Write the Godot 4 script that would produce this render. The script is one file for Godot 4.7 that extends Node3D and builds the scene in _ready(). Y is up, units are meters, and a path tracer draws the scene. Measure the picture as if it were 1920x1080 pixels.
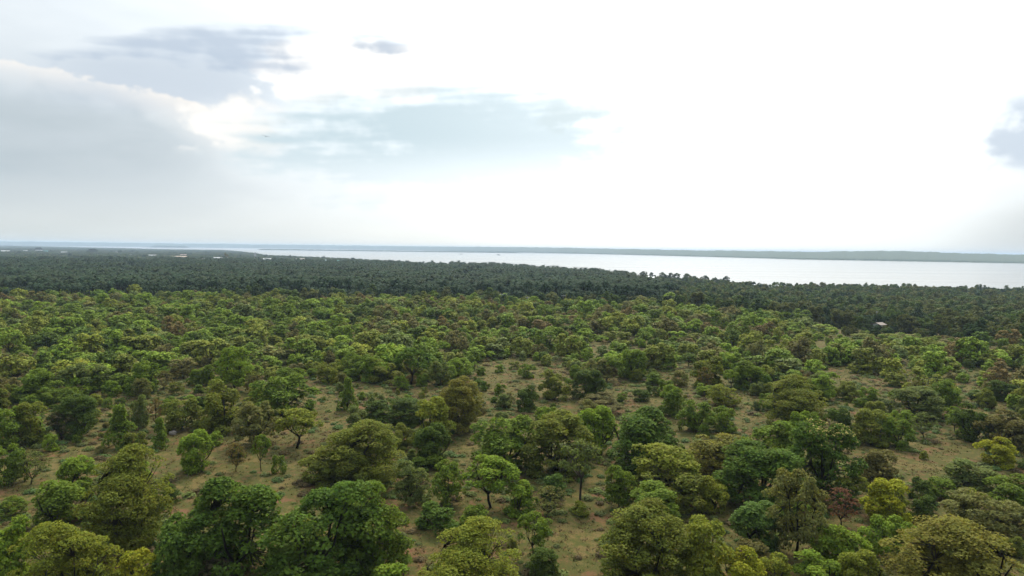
extends Node3D
# A tropical coastal plain seen from about thirty metres up: open scrub woodland, a dark coconut grove
# and a town beyond it, a bright lagoon and low hazy hills on the far shore.

const SEA := -12.0
const SUN_SIDE := 0.21
const SUN_HIGH := 0.84
# the sunlit upper edge of the long cloud bank: to the right, up (thousandths of the distance)
const RIDGE := [[-900.0, 272.0], [-740.0, 259.0], [-586.0, 235.0], [-486.0, 213.0], [-432.0, 194.0], [-393.0, 179.0], [-331.0, 164.0]]
var rng := RandomNumberGenerator.new()
var noise := FastNoiseLite.new()
var fine := FastNoiseLite.new()
var taken := {}
var protos := {}
var far_protos := {}
var leaf_materials := {}
var bark: StandardMaterial3D
var pale_bark: StandardMaterial3D

# azimuth in degrees (right of the view is positive), metres to the rim of the plain, metres to the near shore
const RIM := [[-60.0, 436.0], [-36.6, 430.0], [-20.3, 380.0], [0.0, 358.0], [14.7, 356.0], [20.8, 312.0], [26.4, 276.0], [36.6, 270.0], [60.0, 265.0]]
const SHORE := [[-60.0, 12000.0], [-36.5, 11500.0], [-32.0, 8300.0], [-27.0, 6200.0], [-22.6, 5900.0], [-21.0, 4200.0], [-19.5, 2924.0], [-13.5, 2246.0], [-7.1, 1685.0], [0.0, 1402.0], [4.4, 1188.0], [10.5, 1030.0], [15.9, 905.0], [18.1, 850.0], [19.0, 820.0], [19.4, 770.0], [20.3, 775.0], [21.9, 831.0], [29.7, 880.0], [36.0, 921.0], [60.0, 1000.0]]
const FAR_SHORE := [[-60.0, 13900.0], [-27.0, 13700.0], [-13.9, 12900.0], [-7.1, 11160.0], [0.0, 8400.0], [6.1, 7030.0], [13.8, 5540.0], [22.6, 4380.0], [29.7, 4310.0], [35.9, 4300.0], [60.0, 4200.0]]

# open ground without trees, as outlines on the ground (x, z)
var clearings: Array = [
	PackedVector2Array([Vector2(-72, -90), Vector2(-66, -101), Vector2(-55, -113), Vector2(-36, -129), Vector2(-34, -139), Vector2(-26, -126), Vector2(-28, -99), Vector2(-28, -89), Vector2(-30, -81), Vector2(-43, -87), Vector2(-59, -98), Vector2(-52, -76), Vector2(-60, -75)]),
	PackedVector2Array([Vector2(-9, -165), Vector2(0, -186), Vector2(7, -173), Vector2(26, -137), Vector2(31, -131), Vector2(31, -120), Vector2(23, -120), Vector2(12, -127), Vector2(5, -139), Vector2(-4, -131), Vector2(-8, -141)]),
	PackedVector2Array([Vector2(-9, -119), Vector2(-5, -123), Vector2(-4, -100), Vector2(-7, -95)]),
	PackedVector2Array([Vector2(47, -93), Vector2(56, -108), Vector2(61, -105), Vector2(74, -109), Vector2(68, -98), Vector2(53, -84), Vector2(52, -90)]),
	PackedVector2Array([Vector2(74, -170), Vector2(89, -183), Vector2(77, -154), Vector2(69, -151)]),
	PackedVector2Array([Vector2(4, -76), Vector2(10, -79), Vector2(8, -63), Vector2(2, -62)]),
	PackedVector2Array([Vector2(70, -142), Vector2(73, -143), Vector2(51, -100), Vector2(49, -99)]),
	PackedVector2Array([Vector2(32, -168), Vector2(61, -177), Vector2(57, -159), Vector2(34, -151)]),
]

# kind of tree, colour of its leaves, x, z, width, height, label
var near_trees := [
	["F", "olive", -38.0, -65.8, 10.3, 10.3, "large airy olive tree on one dark forked trunk beside the brown clearing"],
	["d", "green", -47.9, -71.2, 6.4, 5.3, "leafy green tree just left of the airy olive tree"],
	["d", "bright", -53.6, -82.9, 4.7, 4.5, "small bright topped tree behind the leafy green tree at the clearing"],
	["d", "bright", -42.8, -57.7, 4.9, 7.1, "bright green tree cut by the left edge at the bottom"],
	["F", "yolive", -35.7, -54.6, 8.2, 7.7, "wide yellow tipped olive tree in the bottom left corner"],
	["b", "lime", -32.5, -59.3, 3.9, 3.8, "low lime green bush below the dark trunk of the airy olive tree"],
	["d", "bright", -41.0, -90.7, 5.2, 6.1, "lone bright green shrubby tree standing in the left clearing"],
	["s", "rust", -36.4, -90.4, 3.4, 3.9, "thin rusty brown sapling right of the lone bright tree in the clearing"],
	["u", "green", -33.2, -90.8, 2.8, 5.1, "slim green sapling on a bare stem next to the rusty sapling"],
	["b", "green", -30.7, -90.2, 2.0, 2.9, "smallest green sapling at the right end of the sapling row in the clearing"],
	["c", "green", -57.9, -101.2, 5.6, 7.0, "cone shaped green tree at the upper edge of the left clearing"],
	["b", "olive", -54.8, -100.0, 3.4, 3.1, "round olive bush touching the cone shaped tree"],
	["c", "green", -51.8, -100.9, 3.2, 5.0, "narrow upright green tree right of the cone shaped tree"],
	["b", "bright", -66.6, -98.9, 2.3, 3.0, "tiny bright green sapling in front of the purple grey thicket"],
	["d", "green", -73.3, -99.7, 6.5, 6.5, "green tree at the left edge above the clearing"],
	["d", "olive", -71.3, -102.0, 5.4, 6.8, "olive green tree left of the dark layered tree"],
	["D", "dark", -67.6, -107.0, 7.5, 6.9, "dark layered tree behind the purple grey thicket"],
	["s", "purple", -68.8, -104.5, 5.2, 4.5, "leafless purple grey thicket under the dark layered tree"],
	["d", "grey", -60.9, -111.8, 4.0, 5.9, "pale green tree peeking over the cone shaped tree"],
	["s", "rust", -57.8, -111.6, 3.6, 5.1, "rusty leaved tree between the pale green tree and olive scrub"],
	["d", "olive", -53.4, -111.1, 6.3, 5.5, "olive scrub tree right of the rusty leaved one"],
	["d", "olive", -46.5, -110.5, 8.2, 8.7, "tall olive green tree above the sapling row"],
	["f", "tan", -38.2, -102.9, 7.6, 6.7, "pale tan olive tree left of the forked bright tree"],
	["u", "yolive", -31.7, -101.5, 8.0, 6.3, "spreading yellow green tree on a forked trunk at the clearing's edge"],
	["d", "green", -62.5, -84.5, 4.5, 5.4, "green tree on the left edge below the clearing's top"],
	["s", "grey", -59.6, -84.6, 4.2, 4.2, "thin grey branched shrub near the left edge"],
	["D", "deep", -24.7, -60.7, 10.4, 9.0, "left one of the three great deep green trees at the bottom"],
	["D", "deep", -16.9, -60.5, 11.2, 9.8, "middle one of the three great deep green trees at the bottom"],
	["D", "green", -12.6, -63.5, 7.1, 8.4, "right one of the three great deep green trees with bright tips"],
	["d", "deep", -29.4, -60.2, 5.9, 6.2, "deep green tree leaning on the great trees from the left"],
	["s", "purple", -25.7, -59.3, 3.6, 2.6, "bare reddish thicket under the great deep green trees"],
	["F", "olive", -18.2, -87.3, 13.4, 8.5, "broad olive dome tree in the middle right of the left clearing"],
	["d", "olive", -24.4, -87.0, 6.3, 4.1, "lower olive lobe tree at the left foot of the broad olive dome"],
	["d", "yolive", -12.4, -104.6, 7.2, 7.4, "light yellow green tree behind the broad olive dome"],
	["d", "dark", -9.9, -94.6, 6.0, 6.4, "dark green tree right of the broad olive dome"],
	["b", "green", -11.6, -92.3, 4.9, 2.3, "low green bush at the right foot of the broad olive dome"],
	["f", "grey", -11.5, -79.2, 5.2, 5.6, "grey green tree with visible branches, left of the fine dense tree"],
	["f", "green", -7.4, -79.3, 4.9, 5.2, "fine dense green tree between the grey green and the umbrella tree"],
	["u", "bright", -2.2, -78.6, 7.3, 6.2, "bright umbrella tree with dark bare stems in the centre"],
	["D", "dark", -19.9, -117.3, 11.1, 5.0, "wide flat dark green tree above the broad olive dome"],
	["F", "orange", -8.7, -112.2, 10.8, 9.0, "olive tree with an orange tinged crown in the centre"],
	["c", "green", -29.7, -125.0, 4.3, 6.7, "slim green tree beside the pale dead branch"],
	["d", "green", -40.5, -121.6, 11.3, 7.7, "mid green tree left of the pale dead branch"],
	["b", "deep", -7.6, -72.9, 5.2, 3.1, "low deep green bush right of the great trees"],
	["b", "green", -3.5, -73.0, 3.5, 2.9, "low green bush beneath the umbrella tree"],
	["F", "yolive", -3.9, -56.0, 10.1, 7.6, "wide olive yellow tree at the bottom centre"],
	["b", "bright", -10.0, -58.5, 4.9, 3.3, "bright green bush between the great trees and the olive yellow tree"],
	["d", "green", -0.4, -92.2, 9.9, 8.0, "mid green tree at the left end of the central dark grove"],
	["D", "olive", 6.2, -92.0, 10.5, 8.3, "olive dark tree in the middle of the central dark grove"],
	["D", "deep", 16.8, -93.8, 12.5, 8.5, "darkest dome tree at the right end of the central dark grove"],
	["d", "bright", 13.5, -100.6, 6.9, 7.8, "bright topped tree poking out of the central dark grove"],
	["p", "grey", 8.4, -80.8, 6.2, 7.7, "sparse grey tree with a pale bare trunk before the dark grove"],
	["u", "yolive", 18.9, -83.2, 9.8, 6.6, "yellow green flat topped tree right of the pale trunk tree"],
	["f", "green", 12.9, -79.8, 4.6, 5.2, "fine green tree just right of the pale trunk tree"],
	["f", "olive", 18.8, -79.3, 8.9, 5.4, "olive tree under the yellow green flat top"],
	["d", "yolive", 23.4, -77.8, 4.2, 4.7, "small light green tree at the right flank of the olive cluster"],
	["d", "green", 17.0, -75.7, 7.3, 4.7, "green tree in front of the olive cluster"],
	["f", "orange", 27.5, -92.8, 9.4, 5.6, "yellow olive tree left of the black green grove"],
	["F", "olive", 12.3, -58.9, 11.3, 8.1, "great olive dome tree at the bottom right of centre"],
	["d", "yolive", 17.4, -60.3, 5.8, 6.6, "brighter tree on the right shoulder of the great olive dome"],
	["f", "tan", 11.3, -58.7, 5.3, 4.0, "pale tan shrub at the foot of the great olive dome"],
	["d", "lime", 20.1, -59.1, 4.8, 4.4, "bright lime yellow tree at the bottom edge"],
	["d", "teal", 24.6, -69.3, 6.1, 5.1, "blue green tree above the lime yellow tree"],
	["d", "bright", 1.0, -76.8, 4.3, 3.9, "compact bright green tree in front of the central grove"],
	["s", "tan", 4.3, -76.3, 5.0, 3.5, "brown olive shrub right of the compact bright tree"],
	["u", "green", 2.5, -65.7, 4.0, 4.8, "small umbrella tree on thin pinkish stems"],
	["b", "teal", 5.3, -82.7, 3.6, 3.2, "small blue green bush left of the pale trunk"],
	["D", "dark", 15.9, -138.3, 8.3, 6.2, "dark round tree in the open right of centre"],
	["d", "olive", 8.8, -137.5, 6.6, 6.3, "olive tree left of the dark round tree"],
	["d", "dark", 2.8, -127.5, 5.0, 5.1, "small dark tree on a black trunk near the open centre"],
	["d", "green", 30.0, -125.5, 5.8, 6.2, "green tree on two visible trunks in the open ground"],
	["d", "green", 31.1, -114.0, 6.1, 5.6, "mid green tree right of the two trunked tree"],
	["b", "green", 35.8, -114.2, 4.7, 5.0, "small green tree left of the olive round giant"],
	["w", "brown", 17.5, -128.7, 11.9, 3.1, "low wide brown crowned tree above the central grove"],
	["f", "yolive", 41.3, -133.5, 6.6, 4.6, "yellow olive tree beside the olive round giant"],
	["s", "rust", 41.7, -147.8, 4.3, 5.1, "small red brown tree in the open ground right of centre"],
	["F", "olive", 47.9, -118.3, 13.8, 8.9, "olive round giant dome in the right half"],
	["s", "red", 49.3, -116.6, 3.0, 2.7, "small red leaved bush at the foot of the olive round giant"],
	["D", "deep", 29.6, -81.0, 10.9, 7.5, "black green dome tree of the right hand grove"],
	["d", "green", 36.6, -96.5, 9.3, 6.6, "brighter green crown behind the black green dome"],
	["D", "blossom", 39.2, -85.3, 9.0, 9.3, "dark tree covered with cream yellow blossoms on top"],
	["f", "tan", 28.1, -66.3, 6.4, 8.7, "tall tan olive tree on a dark trunk in the right foreground"],
	["s", "red", 36.5, -74.5, 4.1, 4.2, "red brown leaved tree right of the tall tan tree"],
	["d", "brown", 47.9, -87.2, 5.9, 5.1, "purple brown round tree at the left of the right clearing"],
	["d", "lime", 42.2, -75.0, 5.7, 5.3, "bright yellow green round tree below the right clearing"],
	["u", "yolive", 41.8, -82.8, 4.2, 3.1, "flat yellow green shrub between the red brown and the blossom tree"],
	["d", "dark", 52.3, -109.8, 5.3, 5.4, "dark compact tree right of the olive round giant"],
	["d", "olive", 56.8, -106.9, 6.4, 5.9, "olive green tree above the right clearing"],
	["d", "green", 59.9, -105.9, 5.3, 4.9, "green tree next to the olive one above the right clearing"],
	["D", "grey", 74.2, -125.7, 10.6, 5.7, "grey green wide tree in the upper right scrub"],
	["d", "green", 86.3, -135.9, 6.8, 5.6, "green tree behind the grey green wide tree"],
	["D", "dark", 101.8, -142.6, 7.3, 4.4, "dark rounded tree near the right edge, far row"],
	["d", "dark", 73.9, -110.1, 6.1, 6.4, "dark tree on a visible trunk at the top of the right clearing"],
	["d", "brown", 77.2, -106.6, 7.9, 6.1, "olive brown tree near the right edge above the yellow round one"],
	["s", "grey", 67.3, -111.1, 5.0, 4.4, "thin grey green tree at the top of the right clearing"],
	["d", "lime", 69.6, -97.7, 5.6, 4.2, "yellow green round tree at the right edge of the right clearing"],
	["d", "grey", 58.5, -86.4, 7.8, 4.5, "grey green tree with pale stems below the right clearing"],
	["d", "green", 59.4, -80.6, 6.8, 4.5, "mid green tree at the right edge"],
	["b", "green", 53.3, -83.9, 4.2, 3.0, "low green bush left of the pale stemmed tree"],
	["f", "tan", 50.7, -72.7, 8.4, 5.1, "fine olive grey tree above the great orange olive tree"],
	["F", "orange", 38.2, -56.1, 13.6, 8.5, "great orange olive tree filling the bottom right corner"],
	["d", "bright", 31.4, -64.4, 5.5, 4.7, "green tree in front of the red brown tree"],
	["d", "bright", 37.5, -66.9, 4.6, 4.4, "bright tree left of the great orange olive tree"],
	["d", "bright", 27.6, -59.4, 5.4, 3.6, "bright green bush at the bottom right of the lime tree"],
	["d", "yolive", 31.4, -59.3, 4.1, 4.1, "olive yellow bush at the bottom beside the great orange olive tree"],
	["b", "yolive", 23.9, -60.5, 3.4, 3.5, "yellowish bush between the lime tree and the bright bush"],
	["b", "brown", 23.5, -65.1, 4.0, 2.7, "tan brown bush behind the lime tree"],
	["b", "dark", 46.1, -76.3, 3.6, 3.3, "small dark green bush right of the bright yellow green tree"],
]


func lin(r: float, g: float, b: float) -> Color:
	return Color(r, g, b).linear_to_srgb()


func along(table: Array, a: float) -> float:
	if a <= table[0][0]:
		return table[0][1]
	for i in range(1, table.size()):
		if a <= table[i][0]:
			var t: float = (a - table[i - 1][0]) / (table[i][0] - table[i - 1][0])
			return lerpf(table[i - 1][1], table[i][1], t)
	return table[-1][1]


func height_at(x: float, z: float) -> float:
	var r := sqrt(x * x + z * z)
	var a := rad_to_deg(atan2(x, -z))
	var y := 0.35 * noise.get_noise_2d(x * 0.6, z * 0.6)
	if absf(a) > 75.0 or r < 200.0:
		return y
	var rim := along(RIM, a) + 14.0 * noise.get_noise_2d(x * 0.5, z * 0.5)
	var shore := along(SHORE, a) * (1.0 + 0.02 * noise.get_noise_2d(a * 9.0, 40.0))
	y += lerpf(0.0, -6.0, smoothstep(rim - 10.0, rim + 110.0, r))
	y += lerpf(0.0, -5.2, smoothstep(rim + 80.0, shore - 60.0, r))
	y += lerpf(0.0, -6.0, smoothstep(shore - 25.0, shore + 25.0, r))
	return y


func clear_at(x: float, z: float) -> bool:
	for p in clearings:
		if Geometry2D.is_point_in_polygon(Vector2(x, z), p):
			return true
	return false


func numbered(called: String) -> String:
	var n: int = taken.get(called, 0)
	taken[called] = n + 1
	return called if n == 0 else "%s_%03d" % [called, n]


func tag(o: Node, label: String, category := "", group := "", kind := "") -> void:
	if label:
		o.set_meta("label", label)
	if category:
		o.set_meta("category", category)
	if group:
		o.set_meta("group", group)
	if kind:
		o.set_meta("kind", kind)


func base(called: String, at: Vector3, turn := 0.0) -> Node3D:
	var o := Node3D.new()
	o.name = numbered(called)
	add_child(o)
	o.position = at
	o.rotation.y = turn
	return o


func part(called: String, m: Mesh, material: Material, parent: Node) -> MeshInstance3D:
	var o := MeshInstance3D.new()
	o.name = called
	o.mesh = m
	if material:
		o.material_override = material
	parent.add_child(o, true)
	return o


# ---------------------------------------------------------------- shapes

class Shape:
	var v := PackedVector3Array()
	var n := PackedVector3Array()
	var c := PackedColorArray()
	var i := PackedInt32Array()

	func tri(a: Vector3, b: Vector3, d: Vector3, col := Color.WHITE) -> void:
		var k := v.size()
		var m := (d - a).cross(b - a).normalized()
		for p in [a, b, d]:
			v.append(p)
			n.append(m)
			c.append(col)
		i.append_array(PackedInt32Array([k, k + 1, k + 2]))

	func quad(a: Vector3, b: Vector3, d: Vector3, e: Vector3, col := Color.WHITE) -> void:
		tri(a, b, d, col)
		tri(a, d, e, col)

	# one leaf or leaf tuft: a diamond folded a little along its rib
	func leaf(at: Vector3, normal: Vector3, spin: float, long: float, wide: float, col: Color) -> void:
		var side := normal.cross(Vector3(0.31, 0.17, 0.93)).normalized()
		side = side.rotated(normal, spin)
		var ahead := side.cross(normal)
		var k := v.size()
		var droop := normal * long * 0.22
		v.append(at - ahead * long * 0.5)
		v.append(at + side * wide * 0.5 - droop)
		v.append(at + ahead * long * 0.5)
		v.append(at - side * wide * 0.5 - droop)
		for q in 4:
			n.append(normal)
			c.append(col)
		i.append_array(PackedInt32Array([k, k + 1, k + 2, k, k + 2, k + 3]))

	func box(at: Vector3, size: Vector3, turn := Basis.IDENTITY) -> void:
		var h := size * 0.5
		for f in [[Vector3.RIGHT, Vector3.UP, Vector3.BACK], [Vector3.LEFT, Vector3.UP, Vector3.FORWARD], [Vector3.UP, Vector3.BACK, Vector3.RIGHT], [Vector3.DOWN, Vector3.FORWARD, Vector3.RIGHT], [Vector3.BACK, Vector3.UP, Vector3.LEFT], [Vector3.FORWARD, Vector3.UP, Vector3.RIGHT]]:
			var o: Vector3 = f[0] * h
			var s: Vector3 = f[1] * h
			var t: Vector3 = f[2] * h
			quad(at + turn * (o - s - t), at + turn * (o + s - t), at + turn * (o + s + t), at + turn * (o - s + t))

	func tube(path: Array, radii: Array, sides := 5) -> void:
		var first := v.size()
		for k in path.size():
			var p: Vector3 = path[k]
			var ahead: Vector3 = (path[mini(k + 1, path.size() - 1)] - path[maxi(k - 1, 0)]).normalized()
			var s := ahead.cross(Vector3(0.36, 0.1, 0.93)).normalized()
			var t := ahead.cross(s)
			for q in sides:
				var d := s * cos(TAU * q / sides) + t * sin(TAU * q / sides)
				v.append(p + d * radii[k])
				n.append(d)
				c.append(Color.WHITE)
		for k in path.size() - 1:
			for q in sides:
				var a := first + k * sides + q
				var b := first + k * sides + (q + 1) % sides
				i.append_array(PackedInt32Array([a, b, b + sides, a, b + sides, a + sides]))

	func arrays() -> Array:
		var a := []
		a.resize(Mesh.ARRAY_MAX)
		a[Mesh.ARRAY_VERTEX] = v
		a[Mesh.ARRAY_NORMAL] = n
		a[Mesh.ARRAY_COLOR] = c
		a[Mesh.ARRAY_INDEX] = i
		return a

	func mesh(material: Material = null, more: Shape = null, other: Material = null) -> ArrayMesh:
		var m := ArrayMesh.new()
		m.add_surface_from_arrays(Mesh.PRIMITIVE_TRIANGLES, arrays())
		m.surface_set_material(0, material)
		if more:
			m.add_surface_from_arrays(Mesh.PRIMITIVE_TRIANGLES, more.arrays())
			m.surface_set_material(1, other)
		return m


func any_way() -> Vector3:
	var y := rng.randf_range(-1.0, 1.0)
	var a := rng.randf() * TAU
	var s := sqrt(1.0 - y * y)
	return Vector3(s * cos(a), y, s * sin(a))


# ---------------------------------------------------------------- trees
# every tree is modelled one unit wide and one unit high and then scaled to its size in metres
# lowest foliage, widest height, share of the width at the lowest foliage, number of clumps, smallest and largest clump, leaf length, leaves, height of the fork
const KINDS := {
	"d": [0.07, 0.46, 0.85, 46, 0.10, 0.18, 0.052, 7600, 0.18],
	"D": [0.04, 0.42, 0.90, 105, 0.075, 0.14, 0.036, 17000, 0.16],
	"f": [0.14, 0.55, 0.60, 110, 0.065, 0.12, 0.040, 8500, 0.22],
	"F": [0.12, 0.52, 0.66, 260, 0.045, 0.105, 0.0215, 34000, 0.18],
	"u": [0.50, 0.68, 0.80, 42, 0.08, 0.13, 0.048, 4300, 0.30],
	"c": [0.08, 0.22, 0.80, 40, 0.10, 0.17, 0.062, 4200, 0.15],
	"b": [0.05, 0.38, 0.85, 30, 0.13, 0.20, 0.066, 3400, 0.10],
	"s": [0.25, 0.62, 0.45, 90, 0.04, 0.08, 0.040, 1900, 0.18],
	"p": [0.55, 0.76, 0.60, 40, 0.06, 0.11, 0.042, 2600, 0.42],
	"w": [0.45, 0.66, 0.85, 60, 0.07, 0.12, 0.036, 6500, 0.25],
}


func outline(kind: String, t: float) -> float:
	var k: Array = KINDS[kind]
	if t > k[1]:
		var u: float = (t - k[1]) / (1.0 - k[1])
		return (1.0 - 0.92 * u) if kind == "c" else sqrt(maxf(0.0, 1.0 - u * u))
	return lerpf(k[2], 1.0, sqrt((t - k[0]) / (k[1] - k[0])))


func grow(kind: String, seed_value: int, share := 1.0, larger := 1.0) -> Dictionary:
	rng.seed = seed_value
	var k: Array = KINDS[kind]
	var crown := Shape.new()
	var wood := Shape.new()
	var flowers := Shape.new()
	var clumps := []
	var total := 0.0
	var lobes := []
	for q in 4:
		lobes.append(rng.randf() * TAU)
	# most crowns are two to four domes grown into one another
	var domes := []
	for q in rng.randi_range(2, 4):
		var a: float = lobes[0] + TAU * q / 3.0 + rng.randf_range(-0.5, 0.5)
		domes.append([Vector3(cos(a), 0, sin(a)) * rng.randf_range(0.14, 0.24), rng.randf_range(0.74, 1.0), rng.randf_range(0.52, 0.68)])
	domes[0][1] = 1.0
	if kind == "F":
		for dome in domes:
			dome[0] *= 0.75
			dome[2] = dome[2] * 0.85 + 0.17
	var plain_crown: bool = kind in ["u", "c", "s", "p"]
	for q in k[3]:
		var size: float = rng.randf_range(k[4], k[5])
		var t: float = lerpf(k[0] + size * 0.5, 1.0, pow(rng.randf(), 1.0 if kind != "c" else 1.3))
		var a := rng.randf() * TAU
		var wide := 0.5 * outline(kind, t) * (0.92 + 0.10 * cos(2.0 * a + lobes[0]) + 0.09 * cos(3.0 * a + lobes[1] + 3.0 * t) + 0.06 * cos(5.0 * a + lobes[2]))
		var out_share := maxf(pow(rng.randf(), 0.33), 0.25)
		if kind in ["s", "f", "F", "p"]:
			out_share = pow(rng.randf(), 0.42)
		var reach: float = maxf(wide - size * 0.75, 0.02) * out_share
		var at := Vector3(cos(a) * reach, t - size * 0.7, sin(a) * reach)
		if not plain_crown:
			var dome: Array = domes[q % domes.size()]
			at = dome[0] + Vector3(at.x * dome[2], at.y * dome[1], at.z * dome[2])
		clumps.append([at, size, Color(1, 1, 1)])
		total += size * size
	for q in clumps.size():
		var tone := rng.randf_range(0.72, 1.32)
		var yellow := rng.randf_range(-0.07, 0.16)
		clumps[q][2] = Color(tone * (1.0 + yellow), tone, tone * (1.0 - yellow))
	var middle := Vector3(0, k[1] * 0.8, 0)
	for cl in clumps:
		var at: Vector3 = cl[0]
		var size: float = cl[1]
		var away: Vector3 = (at - middle).normalized()
		var count := int(k[7] * share * size * size / total)
		var tint: Color = cl[2]
		for q in count:
			var d := any_way()
			if d.y < -0.2 and rng.randf() < 0.6:
				continue
			if d.dot(away) < -0.35 or d.y < -0.65:
				d = (d + away * 1.2 + Vector3(0, 0.4, 0)).normalized()
			var p := at + Vector3(d.x, d.y * 0.72, d.z) * size * rng.randf_range(0.72, 1.08)
			if p.y < 0.02:
				continue
			var normal := (d * 0.55 + Vector3(0, 0.50, 0) + any_way() * 0.6).normalized()
			var f := 0.55 + 1.65 * pow(rng.randf(), 2.8)
			var h := rng.randf_range(-0.08, 0.08)
			var long: float = k[6] * larger * rng.randf_range(0.75, 1.3)
			crown.leaf(p, normal, rng.randf() * TAU, long, long * 0.62, Color(tint.r * f * (1.0 + h), tint.g * f, tint.b * f * (1.0 - h)))
			if kind == "D" and d.y > 0.35 and at.y > 0.62 and at.x > -0.22 and rng.randf() < 0.22:
				flowers.leaf(p + d * 0.012, normal, rng.randf() * TAU, long * 0.8, long * 0.6, Color(f, f, f))
	# the trunk, its main limbs and a branch to each clump
	var thick := 0.014 if kind == "F" else 0.020 if kind != "b" and kind != "s" else 0.016
	var lean := Vector3(rng.randf_range(-0.05, 0.05), 0, rng.randf_range(-0.05, 0.05))
	var fork := Vector3(lean.x, k[8], lean.z)
	wood.tube([Vector3(0, -0.05, 0), Vector3(0, 0.02, 0), fork * 0.5 + Vector3(0.01, 0, -0.01), fork], [thick * 1.5, thick * 1.15, thick, thick * 0.85], 7)
	var limbs := []
	for q in 6:
		var a := TAU * (q + rng.randf_range(-0.3, 0.3)) / 6.0
		var top: float = lerpf(k[8], 1.0, rng.randf_range(0.35, 0.62))
		var reach := outline(kind, maxf(top, k[0] + 0.01)) * rng.randf_range(0.16, 0.28)
		var end := Vector3(cos(a) * reach, top, sin(a) * reach)
		var bend := fork.lerp(end, 0.5) + Vector3(cos(a), -0.3, sin(a)) * 0.05
		limbs.append([end, bend])
		wood.tube([fork - Vector3(0, 0.03, 0), bend, end], [thick * 0.7, thick * 0.5, thick * 0.3])
	var every := 1 if share > 0.5 else 9
	for q in range(0, clumps.size(), every):
		var at: Vector3 = clumps[q][0]
		var best: Vector3 = limbs[0][0]
		for l in limbs:
			for o in l:
				if at.distance_squared_to(o) < at.distance_squared_to(best):
					best = o
		var bend := best.lerp(at, 0.5) + any_way() * 0.02
		wood.tube([best, bend, at], [thick * 0.28, thick * 0.2, thick * 0.1], 4)
		if kind in ["s", "p"]:
			for e in 4:
				var tip: Vector3 = at + (any_way() + Vector3(0, 0.5, 0)).normalized() * clumps[q][1] * 1.5
				wood.tube([at, tip], [thick * 0.11, thick * 0.05], 3)
	return {"crown": crown, "wood": wood, "flowers": flowers}


func leaf_material(called: String, c: Color, through := 1.0) -> StandardMaterial3D:
	var m := StandardMaterial3D.new()
	m.resource_name = called + "_leaves"
	m.albedo_color = c
	m.vertex_color_use_as_albedo = true
	m.roughness = 0.62
	m.metallic_specular = 0.14
	m.cull_mode = BaseMaterial3D.CULL_DISABLED
	m.backlight_enabled = true
	m.backlight = Color(through * 0.95, through, through * 0.45).linear_to_srgb()
	return m


func plant(kind: String, tint: String, x: float, z: float, wide: float, high: float, label: String, called := "scrub_tree", category := "tree", group := "trees of the open scrub woodland") -> Node3D:
	var set_of: Array = protos[kind]
	var p: Dictionary = set_of[rng.randi() % set_of.size()]
	var o := base(called, Vector3(x, height_at(x, z), z), rng.randf() * TAU if tint != "blossom" else 0.0)
	o.scale = Vector3(wide, high, wide)
	part("trunk", p.wood_mesh, pale_bark if kind == "p" else bark, o)
	part("crown", p.crown_mesh, leaf_materials["deep" if tint == "blossom" else tint], o)
	if tint == "blossom":
		var b := part("blossom", p.flower_mesh, leaf_materials["flower"], o)
		b.set_meta("label", "cream yellow blossoms over the top of the crown")
	tag(o, label, category, group)
	return o


func many(called: String, mesh: Mesh, places: Array, tints: Array, parent: Node) -> void:
	if places.is_empty():
		return
	var mm := MultiMesh.new()
	mm.transform_format = MultiMesh.TRANSFORM_3D
	mm.use_colors = true
	mm.mesh = mesh
	mm.instance_count = places.size()
	for q in places.size():
		mm.set_instance_transform(q, places[q])
		mm.set_instance_color(q, tints[q])
	var o := MultiMeshInstance3D.new()
	o.name = called
	o.multimesh = mm
	parent.add_child(o, true)


func set_down(x: float, y: float, z: float, wide: float, high: float) -> Transform3D:
	return Transform3D(Basis(Vector3.UP, rng.randf() * TAU) * Basis.from_scale(Vector3(wide, high, wide)), Vector3(x, y, z))


func palm(seed_value: int, fronds: int) -> Dictionary:
	rng.seed = seed_value
	var crown := Shape.new()
	var wood := Shape.new()
	var bend := Vector3(rng.randf_range(-0.8, 0.8), 0, rng.randf_range(-0.8, 0.8))
	var top := Vector3(bend.x, 9.6, bend.z)
	wood.tube([Vector3(0, -0.4, 0), Vector3(0, 0.4, 0), Vector3(bend.x * 0.35, 5.0, bend.z * 0.35), top], [0.26, 0.18, 0.14, 0.11], 6)
	for f in fronds:
		var a := TAU * f * 0.382 + rng.randf_range(-0.2, 0.2)
		var lift := lerpf(1.15, -0.55, float(f) / fronds) + rng.randf_range(-0.12, 0.12)
		var along_dir := Vector3(cos(a), 0, sin(a))
		var side := Vector3(-sin(a), 0, cos(a))
		var long := rng.randf_range(3.0, 4.1)
		var p := top
		var angle := lift
		var tone := rng.randf_range(0.75, 1.25)
		var col := Color(tone * rng.randf_range(0.9, 1.2), tone, tone)
		for s in 6:
			var step := (along_dir * cos(angle) + Vector3.UP * sin(angle)) * long / 6.0
			var q := p + step
			var reach: float = [0.35, 0.75, 0.85, 0.8, 0.6, 0.3][s]
			for e in [-1.0, 1.0]:
				var tip: Vector3 = p + step * 1.3 + side * reach * e * 0.85 - Vector3(0, reach * 0.55, 0)
				crown.tri(p, q, tip, col)
				var tip2: Vector3 = p + step * 0.55 + side * reach * e * 0.9 - Vector3(0, reach * 0.4, 0)
				crown.tri(p, p + step * 0.45, tip2, col)
			p = q
			angle -= 0.30
	return {"crown": crown, "wood": wood}


# ---------------------------------------------------------------- sky

func fade(x: float, a: float, b: float) -> float:
	return smoothstep(a, b, x)


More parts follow.
